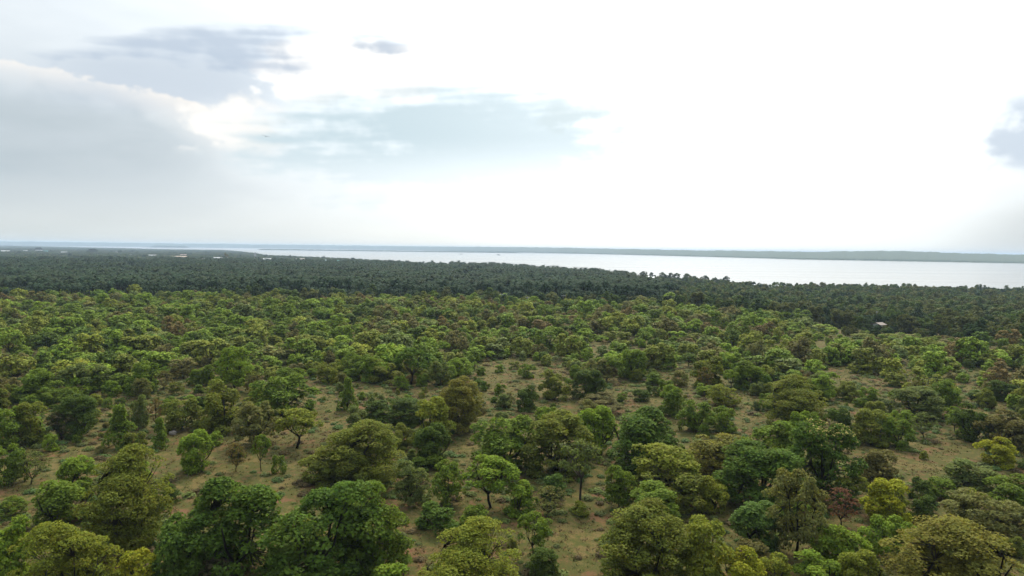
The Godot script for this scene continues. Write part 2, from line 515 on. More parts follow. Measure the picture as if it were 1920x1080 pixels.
func make_sky() -> ImageTexture:
	var w := 4096
	var h := 2048
	var big := FastNoiseLite.new()
	big.seed = 11
	big.noise_type = FastNoiseLite.TYPE_SIMPLEX_SMOOTH
	big.frequency = 1.0
	big.fractal_octaves = 5
	var puff := FastNoiseLite.new()
	puff.seed = 23
	puff.noise_type = FastNoiseLite.TYPE_SIMPLEX
	puff.frequency = 1.0
	puff.fractal_octaves = 5
	puff.fractal_gain = 0.55
	var im := Image.create_empty(w, h, false, Image.FORMAT_RGBF)
	var sun := Vector3(sin(SUN_SIDE) * cos(SUN_HIGH), sin(SUN_HIGH), -cos(SUN_SIDE) * cos(SUN_HIGH))
	im.fill(Color(0.22, 0.23, 0.22))
	for py in h / 2 + 2:
		var el := PI * (0.5 - (py + 0.5) / h)
		for px in w:
			var az := wrapf(TAU * (px + 0.5) / w, -PI, PI)
			var d := Vector3(sin(az) * cos(el), sin(el), -cos(az) * cos(el))
			var ang := rad_to_deg(acos(clampf(d.dot(sun), -1.0, 1.0)))
			var n1 := big.get_noise_3d(d.x * 1.6, d.y * 4.2, d.z * 1.6)
			var n2 := big.get_noise_3d(d.x * 5.0 + 7.0, d.y * 22.0, d.z * 5.0)
			# a thin overcast, brighter towards the zenith and towards the veiled sun
			var low := exp(-maxf(d.y, 0.0) / 0.10)
			var c := Vector3(0.535, 0.615, 0.690).lerp(Vector3(0.535, 0.575, 0.555), low)
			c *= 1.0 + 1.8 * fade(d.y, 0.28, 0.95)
			c += Vector3(0.15, 0.14, 0.12) * (n1 * 0.7 + n2 * 0.6) * (1.0 - low * 0.7)
			# the thinner cloud under the sun glows further down than sideways
			var down := maxf(rad_to_deg(SUN_HIGH - el), 0.0)
			ang = sqrt(maxf(ang * ang - 0.56 * down * down, 0.0))
			var g := 0.75 * exp(-pow(ang / 42.0, 2.0)) + 3.2 * exp(-pow(ang / 20.0, 2.0))
			c += Vector3(1.0, 0.985, 0.955) * g
			if absf(az) < 0.95 and d.y < 0.5:
				# cloud banks by direction: X to the right and Y up from the horizon straight ahead, in thousandths of a unit at distance one
				var n3 := puff.get_noise_3d(d.x * 17.0, d.y * 26.0, d.z * 17.0)
				var n4 := big.get_noise_3d(d.x * 3.4 + 3.0, d.y * 46.0 - d.x * 3.0, d.z * 3.4)
				var X0 := 1000.0 * tan(az)
				var Y0 := 1000.0 * tan(el) / cos(az)
				var X := X0 + 34.0 * n2 + 16.0 * n3
				var Y := Y0 + 15.0 * n2 + 9.0 * n3
				var inside := fade(absf(az), 0.95, 0.75)
				# bluish air behind the long bank
				var s0 := exp(-pow((X + 500.0) / 190.0, 4.0) - pow((Y - 228.0) / 42.0, 4.0))
				c = c.lerp(Vector3(0.590, 0.675, 0.775), 0.75 * s0 * inside)
				# long grey bank, its sunlit upper rim running down to the right
				var ridge := along(RIDGE, X0) + 15.0 * n3 + 7.0 * n2
				var depth := ridge - Y0
				var bank := fade(X, -318.0, -360.0) * inside
				c = c.lerp(Vector3(0.545, 0.625, 0.675), fade(X, -330.0, -560.0) * inside * fade(depth, 0.0, 60.0) * fade(Y0, 15.0, 130.0) * (0.80 + 0.5 * n2))
				var thick := 34.0 + 44.0 * fade(X0, -600.0, -380.0)
				var rim := fade(depth, -2.0, 3.0) * pow(clampf(1.0 - depth / thick, 0.0, 1.0), 1.4)
				c = c.lerp(Vector3(0.99, 0.965, 0.93), clampf(bank * rim * (0.72 + 0.4 * fade(X0, -620.0, -420.0) + 0.9 * n3), 0.0, 1.0))
				# white towers where the bank ends, and the bright cloud above
				var t1 := 1.0 - pow((X + 395.0) / 84.0, 2.0) - pow((Y - 172.0) / 40.0, 2.0)
				c = c.lerp(Vector3(1.08, 1.06, 1.02), fade(t1 + 1.5 * n3 + 0.6 * n2, -0.3, 1.0) * inside * fade(Y0, 128.0, 150.0))
				var t2 := 1.0 - pow((X + 235.0) / 130.0, 4.0) - pow((Y - 250.0) / 46.0, 4.0)
				c = c.lerp(Vector3(1.15, 1.14, 1.12), fade(t2 + 0.8 * n3 + 0.5 * n2, -0.25, 0.55) * inside)
				# blue gaps between the high clouds
				var s1 := 1.0 - pow((X0 + 28.0 * n2 + 470.0) / 200.0, 2.0) - pow((Y + 9.0 * n2 - 276.0 - 0.05 * (X0 + 470.0)) / (20.0 + 20.0 * fade(X0, -640.0, -380.0)), 2.0)
				var s2 := 1.0 - pow((X + 200.0) / 66.0, 2.0) - pow((Y - 293.0) / 16.0, 2.0)
				c = c.lerp(Vector3(0.490, 0.590, 0.720), 0.78 * fade(maxf(s1, s2 - 0.25) + 0.9 * n2 + 1.1 * n4 + 0.6 * n3, -0.35, 1.15) * inside)
				# a wide pale blue opening in the middle
				var s3 := 1.0 - pow((X0 + 78.0 + 60.0 * n2) / 315.0, 2.0) - pow((Y0 - 150.0 + 26.0 * n2 + 8.0 * n3) / 92.0, 2.0)
				var ragged := fade(X0, 150.0, -300.0)
				c = c.lerp(Vector3(0.640, 0.780, 0.845), (0.80 + 0.20 * ragged) * fade(s3 + 0.5 * n2 + 0.35 * n3 + 0.5 * n4, -0.15, 0.85) * (0.35 + 0.65 * fade(Y0, 70.0, 165.0)) * inside)
				var s5 := 1.0 - pow((X0 - 90.0 + 40.0 * n2) / 78.0, 2.0) - pow((Y0 - 196.0 + 12.0 * n3) / 24.0, 2.0)
				c = c.lerp(Vector3(0.74, 0.85, 0.88), 0.55 * fade(s5 + 0.9 * n3, 0.0, 0.9) * inside)
				# the grey cloud at the right and the dull air under it
				var s4 := fade(X + 30.0 * n3, 668.0, 725.0) * fade(absf(Y - 172.0), 72.0, 30.0)
				c = c.lerp(Vector3(0.610, 0.705, 0.815), 0.85 * s4 * inside)
				c = c.lerp(Vector3(0.69, 0.73, 0.735), 0.9 * fade(X0 - 1.1 * Y0, 560.0, 740.0) * fade(Y0, 110.0, 50.0) * inside)
				# warm air over the water
				c = c.lerp(c * Vector3(1.03, 0.985, 0.93), exp(-pow((X0 - 40.0) / 330.0, 2.0) - pow(Y0 / 45.0, 2.0)))
			c *= 0.395
			im.set_pixel(px, py, Color(maxf(c.x, 0.1), maxf(c.y, 0.1), maxf(c.z, 0.1)))
	return ImageTexture.create_from_image(im)


# ---------------------------------------------------------------- ground

func soil_image(size: int, seed_value: int, ramp: Array, freqs: Array, weights: Array) -> ImageTexture:
	var layers := []
	for q in freqs.size():
		var f := FastNoiseLite.new()
		f.seed = seed_value + q
		f.frequency = freqs[q]
		f.fractal_octaves = 4
		layers.append(f.get_seamless_image(size, size, false, false, 0.1, true).get_data())
	var data := PackedByteArray()
	data.resize(size * size * 3)
	var last := ramp.size() - 1
	for k in size * size:
		var t := 0.0
		for q in layers.size():
			t += weights[q] * layers[q][k]
		t = clampf((t / 255.0 - 0.5) * 1.9 + 0.5, 0.0, 0.999) * last
		var c: Color = ramp[int(t)].lerp(ramp[mini(int(t) + 1, last)], t - int(t))
		data[k * 3] = int(c.r * 255.0)
		data[k * 3 + 1] = int(c.g * 255.0)
		data[k * 3 + 2] = int(c.b * 255.0)
	return ImageTexture.create_from_image(Image.create_from_data(size, size, false, Image.FORMAT_RGB8, data))


func polar_sheet(angles: Array, radii: Array, top: Callable) -> ArrayMesh:
	var v := PackedVector3Array()
	var idx := PackedInt32Array()
	for a in angles:
		for r in radii.size():
			v.append(top.call(a, r, radii[r]))
	var m := radii.size()
	for a in angles.size() - 1:
		for r in m - 1:
			var k: int = a * m + r
			idx.append_array(PackedInt32Array([k, k + 1, k + m + 1, k, k + m + 1, k + m]))
	var n := PackedVector3Array()
	n.resize(v.size())
	for t in range(0, idx.size(), 3):
		var q := (v[idx[t + 2]] - v[idx[t]]).cross(v[idx[t + 1]] - v[idx[t]])
		for e in 3:
			n[idx[t + e]] += q
	for k in n.size():
		n[k] = n[k].normalized() if n[k].length() > 0.0 else Vector3.UP
	var arrays := []
	arrays.resize(Mesh.ARRAY_MAX)
	arrays[Mesh.ARRAY_VERTEX] = v
	arrays[Mesh.ARRAY_NORMAL] = n
	arrays[Mesh.ARRAY_INDEX] = idx
	var mesh := ArrayMesh.new()
	mesh.add_surface_from_arrays(Mesh.PRIMITIVE_TRIANGLES, arrays)
	return mesh


func ground_material(scale: float) -> StandardMaterial3D:
	var m := StandardMaterial3D.new()
	m.resource_name = "dry_grass"
	m.roughness = 0.95
	m.metallic_specular = 0.2
	m.albedo_texture = soil_image(1024, 5, [lin(0.108, 0.050, 0.027), lin(0.110, 0.064, 0.027), lin(0.070, 0.054, 0.016), lin(0.044, 0.052, 0.011), lin(0.084, 0.066, 0.019), lin(0.120, 0.082, 0.032), lin(0.052, 0.054, 0.013)], [0.007, 0.03, 0.16], [0.44, 0.28, 0.28])
	m.uv1_triplanar = true
	m.uv1_world_triplanar = true
	m.uv1_scale = Vector3.ONE * scale
	return m


func plain_material(called: String, c: Color, rough := 0.9) -> StandardMaterial3D:
	var m := StandardMaterial3D.new()
	m.resource_name = called
	m.albedo_color = c
	m.roughness = rough
	m.metallic_specular = 0.3
	return m


func mottled(called: String, ramp: Array, metres: float, rough := 0.9, seed_value := 3) -> StandardMaterial3D:
	var m := plain_material(called, Color.WHITE, rough)
	var f := FastNoiseLite.new()
	f.seed = seed_value
	f.frequency = 0.02
	f.fractal_octaves = 5
	var g := Gradient.new()
	g.offsets = PackedFloat32Array([0.2, 0.5, 0.8])
	g.colors = PackedColorArray(ramp)
	var t := NoiseTexture2D.new()
	t.width = 256
	t.height = 256
	t.seamless = true
	t.noise = f
	t.color_ramp = g
	m.albedo_texture = t
	m.uv1_triplanar = true
	m.uv1_world_triplanar = true
	m.uv1_scale = Vector3.ONE / metres
	return m


# ---------------------------------------------------------------- built things

func house(called: String, at: Vector3, turn: float, size: Vector3, wall_color: Color, roof_color: Color, label: String, category := "house", group := "buildings of the far town") -> void:
	var o := base(called, at, turn)
	var s := Shape.new()
	s.box(Vector3(0, size.y * 0.5 - 0.5, 0), Vector3(size.x, size.y + 1.0, size.z))
	part("wall", s.mesh(), plain_material("wall_paint", wall_color), o)
	var r := Shape.new()
	var x := size.x * 0.5 + 0.5
	var z := size.z * 0.5 + 0.7
	var y := size.y + 0.003
	var up := size.z * 0.24
	var th := 0.18
	for e in [-1.0, 1.0]:
		r.quad(Vector3(-x, y - 0.15, z * e), Vector3(x, y - 0.15, z * e), Vector3(x, y + up, 0), Vector3(-x, y + up, 0))
		r.quad(Vector3(-x, y - 0.15 + th, z * e), Vector3(x, y - 0.15 + th, z * e), Vector3(x, y + up + th, 0), Vector3(-x, y + up + th, 0))
		r.quad(Vector3(-x, y - 0.15, z * e), Vector3(x, y - 0.15, z * e), Vector3(x, y - 0.15 + th, z * e), Vector3(-x, y - 0.15 + th, z * e))
		r.quad(Vector3(x * e, y - 0.15, -z), Vector3(x * e, y + up, 0), Vector3(x * e, y + up + th, 0), Vector3(x * e, y - 0.15 + th, -z))
		r.quad(Vector3(x * e, y - 0.15, z), Vector3(x * e, y + up, 0), Vector3(x * e, y + up + th, 0), Vector3(x * e, y - 0.15 + th, z))
	part("roof", r.mesh(), plain_material("roof_sheet", roof_color, 0.6), o)
	var g := Shape.new()
	for e in [-1.0, 1.0]:
		g.tri(Vector3((x - 0.5) * e, size.y, -size.z * 0.5), Vector3((x - 0.5) * e, size.y, size.z * 0.5), Vector3((x - 0.5) * e, size.y + up * 0.98, 0))
	part("gable", g.mesh(), plain_material("wall_paint", wall_color), o)
	var dark := plain_material("opening", lin(0.03, 0.03, 0.03))
	var n := maxi(2, int(size.x / 5.0))
	for q in n:
		var w := Shape.new()
		w.box(Vector3(size.x * ((q + 0.5) / n - 0.5), size.y * 0.55, size.z * 0.5 + 0.04), Vector3(1.3, 1.3, 0.1))
		part("window", w.mesh(), dark, o)
	tag(o, label, category, group)


func boat(at: Vector3, turn: float, long: float, label: String) -> void:
	var o := base("fishing_boat", at, turn)
	var s := Shape.new()
	var rings := []
	for q in 9:
		var t := q / 8.0 * 2.0 - 1.0
		var wide := 0.16 * long * (1.0 - pow(absf(t), 2.6)) + 0.02
		var sheer := 0.10 * long + 0.07 * long * t * t
		rings.append([Vector3(t * long * 0.5, sheer, -wide), Vector3(t * long * 0.46, -0.3, 0), Vector3(t * long * 0.5, sheer, wide)])
	for q in 8:
		for e in 2:
			s.quad(rings[q][e], rings[q + 1][e], rings[q + 1][e + 1], rings[q][e + 1])
		s.quad(rings[q][0] - Vector3(0, 0.3, 0), rings[q + 1][0] - Vector3(0, 0.3, 0), rings[q + 1][2] - Vector3(0, 0.3, 0), rings[q][2] - Vector3(0, 0.3, 0))
	part("hull", s.mesh(), plain_material("dark_hull", lin(0.05, 0.05, 0.055), 0.6), o)
	var c := Shape.new()
	c.box(Vector3(-long * 0.12, 0.20 * long, 0), Vector3(long * 0.26, long * 0.16, long * 0.2))
	part("cabin", c.mesh(), plain_material("cabin_paint", lin(0.12, 0.12, 0.12), 0.6), o)
	tag(o, label, "boat", "boats on the lagoon")


func utility_pole(at: Vector3, turn: float, high: float, label: String) -> void:
	var o := base("utility_pole", at, turn)
	var grey := plain_material("pale_concrete", lin(0.50, 0.50, 0.48))
	var s := Shape.new()
	s.tube([Vector3(0, -0.6, 0), Vector3(0, high, 0)], [0.20, 0.13], 8)
	part("post", s.mesh(), grey, o)
	var a := Shape.new()
	a.box(Vector3(0, high - 0.5, 0.2), Vector3(1.8, 0.14, 0.14))
	part("crossarm", a.mesh(), grey, o)
	for q in 3:
		var i := Shape.new()
		i.tube([Vector3(0.75 * (q - 1), high - 0.43, 0.2), Vector3(0.75 * (q - 1), high - 0.15, 0.2)], [0.06, 0.04], 6)
		part("insulator", i.mesh(), grey, o)
	tag(o, label, "pole", "pale poles at the rim of the scrub")


func hills(called: String, first: float, last: float, step: float, near: Callable, high: Callable, deep: float, material: Material) -> void:
	var angles := []
	var a := first
	while a <= last:
		angles.append(a)
		a += step
	var rows := [-40.0, 0.0, 6.0, 25.0, 60.0, 0.12 * deep, 0.25 * deep, 0.4 * deep, 0.55 * deep, 0.75 * deep, deep]
	var share := [-0.1, 0.0, 0.16, 0.19, 0.24, 0.36, 0.55, 0.82, 1.0, 0.7, 0.0]
	var m := polar_sheet(angles, rows, func(az, row, off):
		var r: float = near.call(az) + off
		var x: float = sin(deg_to_rad(az)) * r
		var z: float = -cos(deg_to_rad(az)) * r
		var bump: float = 1.3 * fine.get_noise_2d(x * 0.9, z * 0.9) if row > 1 and row < 10 else 0.0
		return Vector3(x, SEA + high.call(az) * share[row] + bump, z))
	var o := part(called, m, material, self)
	o.name = numbered(called)
	tag(o, "", "", "", "structure")


func _ready() -> void:
	rng.seed = 1
	noise.seed = 4
	noise.frequency = 0.02
	fine.seed = 9
	fine.frequency = 0.05

	# ---- camera, sky, sun, exposure, air
	var cam := Camera3D.new()
	cam.name = "camera"
	cam.fov = rad_to_deg(2.0 * atan(540.0 / 1297.0))
	cam.near = 0.5
	cam.far = 60000.0
	cam.position = Vector3(0, 30, 0)
	cam.rotation = Vector3(-atan(73.5 / 1297.0), 0, deg_to_rad(0.69))
	add_child(cam)
	cam.current = true

	var e := Environment.new()
	e.background_mode = Environment.BG_SKY
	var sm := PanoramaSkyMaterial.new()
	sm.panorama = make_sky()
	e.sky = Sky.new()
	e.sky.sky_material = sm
	e.tonemap_mode = Environment.TONE_MAPPER_LINEAR
	e.tonemap_exposure = 2.5
	e.fog_enabled = true
	e.fog_density = 0.00009
	e.fog_light_color = Color(0.83, 0.915, 1.0)
	e.sdfgi_enabled = true
	e.ssao_enabled = true
	e.ssil_enabled = true
	var we := WorldEnvironment.new()
	we.name = "world_environment"
	we.environment = e
	add_child(we)

	var sun := DirectionalLight3D.new()
	sun.name = "sun"
	sun.light_energy = 0.5
	sun.light_angular_distance = 12.0
	sun.light_color = Color(1.0, 0.96, 0.88)
	sun.shadow_enabled = true
	sun.rotation = Vector3(-SUN_HIGH, PI - SUN_SIDE, 0)
	add_child(sun)

	# ---- ground, water, far hills
	var angles := []
	var a := -180.0
	while a < 180.01:
		angles.append(a)
		a += 0.5 if absf(a + 0.01) < 45.0 else 3.0
	var radii := [0.0]
	var r := 4.0
	while r < 17000.0:
		radii.append(r)
		r *= 1.05
	var gm := ground_material(1.0 / 48.0)
	var ground := part("ground", polar_sheet(angles, radii, func(az, _row, rr):
		var x: float = sin(deg_to_rad(az)) * rr
		var z: float = -cos(deg_to_rad(az)) * rr
		return Vector3(x, height_at(x, z), z)), gm, self)
	tag(ground, "", "", "", "structure")

	var wm := plain_material("lagoon_water", lin(0.165, 0.152, 0.125), 0.16)
	wm.metallic_specular = 0.5
	var rn := FastNoiseLite.new()
	rn.seed = 21
	rn.frequency = 0.012
	rn.fractal_octaves = 4
	var rt := NoiseTexture2D.new()
	rt.width = 512
	rt.height = 512
	rt.seamless = true
	rt.noise = rn
	var rg := Gradient.new()
	rg.offsets = PackedFloat32Array([0.25, 0.75])
	rg.colors = PackedColorArray([Color(0.75, 0.75, 0.75), Color(1, 1, 1)])
	rt.color_ramp = rg
	wm.roughness_texture = rt
	wm.roughness = 0.20
	wm.uv1_triplanar = true
	wm.uv1_world_triplanar = true
	wm.uv1_scale = Vector3(1.0 / 5200.0, 1.0, 1.0 / 900.0)
	var wp := PlaneMesh.new()
	wp.size = Vector2(38000, 17400)
	var water := part("water", wp, wm, self)
	water.position = Vector3(0, SEA, -9100)
	tag(water, "", "", "", "structure")

	var hm := mottled("far_forest", [lin(0.026, 0.042, 0.018), lin(0.034, 0.052, 0.021), lin(0.044, 0.060, 0.024)], 160.0)
	hills("far_shore_hills", -60.0, 60.0, 0.06, func(az): return along(FAR_SHORE, az) * (1.0 + 0.012 * fine.get_noise_2d(az * 14.0, 0.0)), func(az): return along([[-60.0, 62.0], [-14.0, 68.0], [-7.0, 64.0], [0.0, 66.0], [6.0, 59.0], [14.0, 48.0], [22.6, 46.0], [26.0, 52.0], [28.0, 59.0], [31.0, 53.0], [36.0, 44.0], [60.0, 44.0]], az) * (1.0 + 0.10 * fine.get_noise_2d(az * 9.0, 5.0) + 0.05 * fine.get_noise_2d(az * 34.0, 5.0)), 1300.0, hm)
	# the low spit and the flat island out on the lagoon
	hills("spit", -20.4, 1.6, 0.06, func(az): return along([[-20.4, 7480.0], [-10.0, 7100.0], [1.6, 6800.0]], az) * (1.0 + 0.004 * fine.get_noise_2d(az * 20.0, 9.0)), func(az): return 11.0 * fade(az, -20.4, -19.8) * fade(az, 1.6, -0.5) * (1.0 + 0.3 * fine.get_noise_2d(az * 60.0, 2.0)), 55.0, hm)
	hills("island", -27.8, -24.9, 0.05, func(_az): return 11000.0, func(az): return 34.0 * fade(az, -27.8, -27.2) * fade(az, -24.9, -25.4), 120.0, hm)

	# ---- what the plants are made of
	bark = mottled("bark", [lin(0.035, 0.027, 0.020), lin(0.060, 0.048, 0.038), lin(0.095, 0.080, 0.066)], 0.8)
	pale_bark = mottled("pale_bark", [lin(0.26, 0.22, 0.18), lin(0.36, 0.31, 0.26), lin(0.46, 0.41, 0.36)], 0.8)
	var palette := {
		"green": Vector3(0.157, 0.222, 0.028), "bright": Vector3(0.198, 0.282, 0.031), "dark": Vector3(0.093, 0.137, 0.024), "deep": Vector3(0.108, 0.174, 0.026),
		"olive": Vector3(0.186, 0.210, 0.034), "yolive": Vector3(0.229, 0.255, 0.034), "orange": Vector3(0.228, 0.215, 0.042), "brown": Vector3(0.170, 0.154, 0.048),
		"rust": Vector3(0.189, 0.140, 0.048), "purple": Vector3(0.148, 0.127, 0.067), "red": Vector3(0.227, 0.107, 0.067), "lime": Vector3(0.318, 0.328, 0.027),
		"teal": Vector3(0.124, 0.200, 0.042), "grey": Vector3(0.161, 0.198, 0.053), "tan": Vector3(0.198, 0.197, 0.057), "flower": Vector3(0.492, 0.396, 0.138),
		# the taller, darker kinds of tree that grow below the plain
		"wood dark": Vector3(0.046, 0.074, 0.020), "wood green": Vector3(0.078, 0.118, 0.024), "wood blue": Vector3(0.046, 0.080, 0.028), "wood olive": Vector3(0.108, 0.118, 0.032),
	}
	for k in palette:
		leaf_materials[k] = leaf_material(k, lin(palette[k].x, palette[k].y, palette[k].z))
	var far_leaf := leaf_material("distant", Color.WHITE, 0.4)
	var counts := {"d": 5, "D": 3, "f": 3, "F": 3, "u": 3, "c": 2, "b": 3, "s": 3, "p": 1, "w": 1}
	for k in counts:
		protos[k] = []
		for q in counts[k]:
			var t := grow(k, 100 + 17 * q + k.unicode_at(0))
			var made := {"crown_mesh": t.crown.mesh(), "wood_mesh": t.wood.mesh()}
			if k == "D":
				made.flower_mesh = t.flowers.mesh()
			protos[k].append(made)
	for k in ["d", "f", "u", "b"]:
		far_protos[k] = []
		for q in 3:
			var t := grow(k, 700 + 13 * q, 0.34, 1.7)
			far_protos[k].append(t.crown.mesh(far_leaf, t.wood, bark))

	# ---- the trees that stand out, one by one
	rng.seed = 77
	var spots := []
	for t in near_trees:
		spots.append(Vector3(t[2], t[3], t[4] * 0.5))
		var kind: String = t[0]
		var low: bool = kind == "b"
		plant(kind, t[1], t[2], t[3], t[4] * 1.04, t[5], t[6], "scrub_bush" if low else "scrub_tree", "bush" if low else "tree", "bushes of the open scrub woodland" if low else "trees of the open scrub woodland")

	# ---- the rest of the scrub woodland
	var tint_names := ["green", "green", "green", "green", "green", "green", "olive", "olive", "olive", "olive", "olive", "dark", "dark", "bright", "bright", "bright", "yolive", "yolive", "grey", "grey", "brown", "tan", "bright", "rust", "green", "deep", "brown"]
	var words := {"green": "mid green", "olive": "olive green", "dark": "dark green", "bright": "bright green", "yolive": "yellow green", "grey": "grey green", "brown": "brown leaved", "tan": "tan olive", "rust": "rusty", "teal": "blue green", "deep": "deep green"}
	var wild := []
	rng.seed = 5
	var cell := 4.6
	for ix in range(-75, 76):
		for iz in range(8, 100):
			var x := (ix + rng.randf_range(-0.48, 0.48)) * cell
			var z := -(iz + rng.randf_range(-0.48, 0.48)) * cell
			var dice := rng.randf()
			var grown := rng.randf()
			var tint: String = tint_names[rng.randi() % tint_names.size()]
			var shape := rng.randf()
			var rr := sqrt(x * x + z * z)
			var az := rad_to_deg(atan2(x, -z))
			if absf(az) > 41.0 or rr < 58.0 or rr > along(RIM, az) + 8.0 + 45.0 * (rng.randf() - 0.4 + noise.get_noise_2d(x * 0.9, z * 0.9)):
				continue
			var wide := lerpf(3.2, 9.5, pow(grown, 2.6)) if rr > 150.0 else lerpf(1.0, 5.2, grown * grown)
			var open := noise.get_noise_2d(x * 1.1 + 300.0, z * 1.1)
			var keep := (1.0 if az < -3.0 else 0.84) - (0.25 if az < -3.0 else 0.75) * fade(open, 0.0, 0.30) * fade(rr, 310.0, 200.0)
			if rr < 150.0:
				keep = 0.70
			if clear_at(x, z):
				keep = 0.20 if rr > 112.0 else 0.07
				wide = lerpf(1.0, 4.2, grown * grown)
			if dice > keep:
				continue
			var free := true
			for s in spots:
				if Vector2(x - s.x, z - s.y).length() < s.z * (0.95 if rr > 150.0 else 0.9) + wide * 0.3:
					free = false
					break
			if not free:
				continue
			var high := wide * lerpf(0.55, 1.0, rng.randf())
			if az > 23.0 and az < 34.0 and rr > 246.0:
				high = minf(high, 2.4)
			var kind := "d" if shape < 0.5 else "f" if shape < 0.75 else "u" if shape < 0.88 else "b"
			if tint in ["brown", "rust"]:
				kind = "f" if shape < 0.5 else "s"
			if wide < 3.0:
				kind = "b" if shape < 0.6 else "d"
			wild.append([rr, kind, tint, x, z, wide, high, az])
	wild.sort_custom(func(p, q): return p[0] < q[0])
	var trees := 0
	var bushes := 0
	var rest := {}
	for t in wild:
		var side: String = "left" if t[7] < -12.0 else "middle" if t[7] < 12.0 else "right"
		if t[5] < 3.0 and bushes < 170:
			bushes += 1
			plant(t[1], t[2], t[3], t[4], t[5], t[6], "small %s bush on the dry grass among the nearer trees, %s third" % [words[t[2]], side], "scrub_bush", "bush", "bushes of the open scrub woodland")
		elif trees < 205:
			trees += 1
			var band: String = "just behind the clearings" if t[0] < 165.0 else "in the dense scrub"
			plant(t[1], t[2], t[3], t[4], t[5], t[6], "%s %s tree %s, %s third" % ["large" if t[5] > 5.2 else "small", words[t[2]], band, side])
		else:
			var k: String = t[1] if t[1] in far_protos else "f"
			var which := k + str(rng.randi() % 3)
			if not rest.has(which):
				rest[which] = [[], []]
			rest[which][0].append(set_down(t[3], height_at(t[3], t[4]), t[4], t[5], t[6]))
			var c: Vector3 = palette[t[2]] * rng.randf_range(0.85, 1.15)
			rest[which][1].append(Color(c.x, c.y, c.z))
	var wood := base("scrub_woodland", Vector3.ZERO)
	tag(wood, "dense green scrub woodland reaching to the dark grove", "woodland", "", "stuff")
	for k in rest:
		many("trees", far_protos[k[0]][int(k[1])], rest[k][0], rest[k][1], wood)

	far_side(palette, far_leaf)
	low_growth()
	small_things()


func x_of(az: float, r: float) -> float:
	return sin(deg_to_rad(az)) * r


func z_of(az: float, r: float) -> float:
	return -cos(deg_to_rad(az)) * r


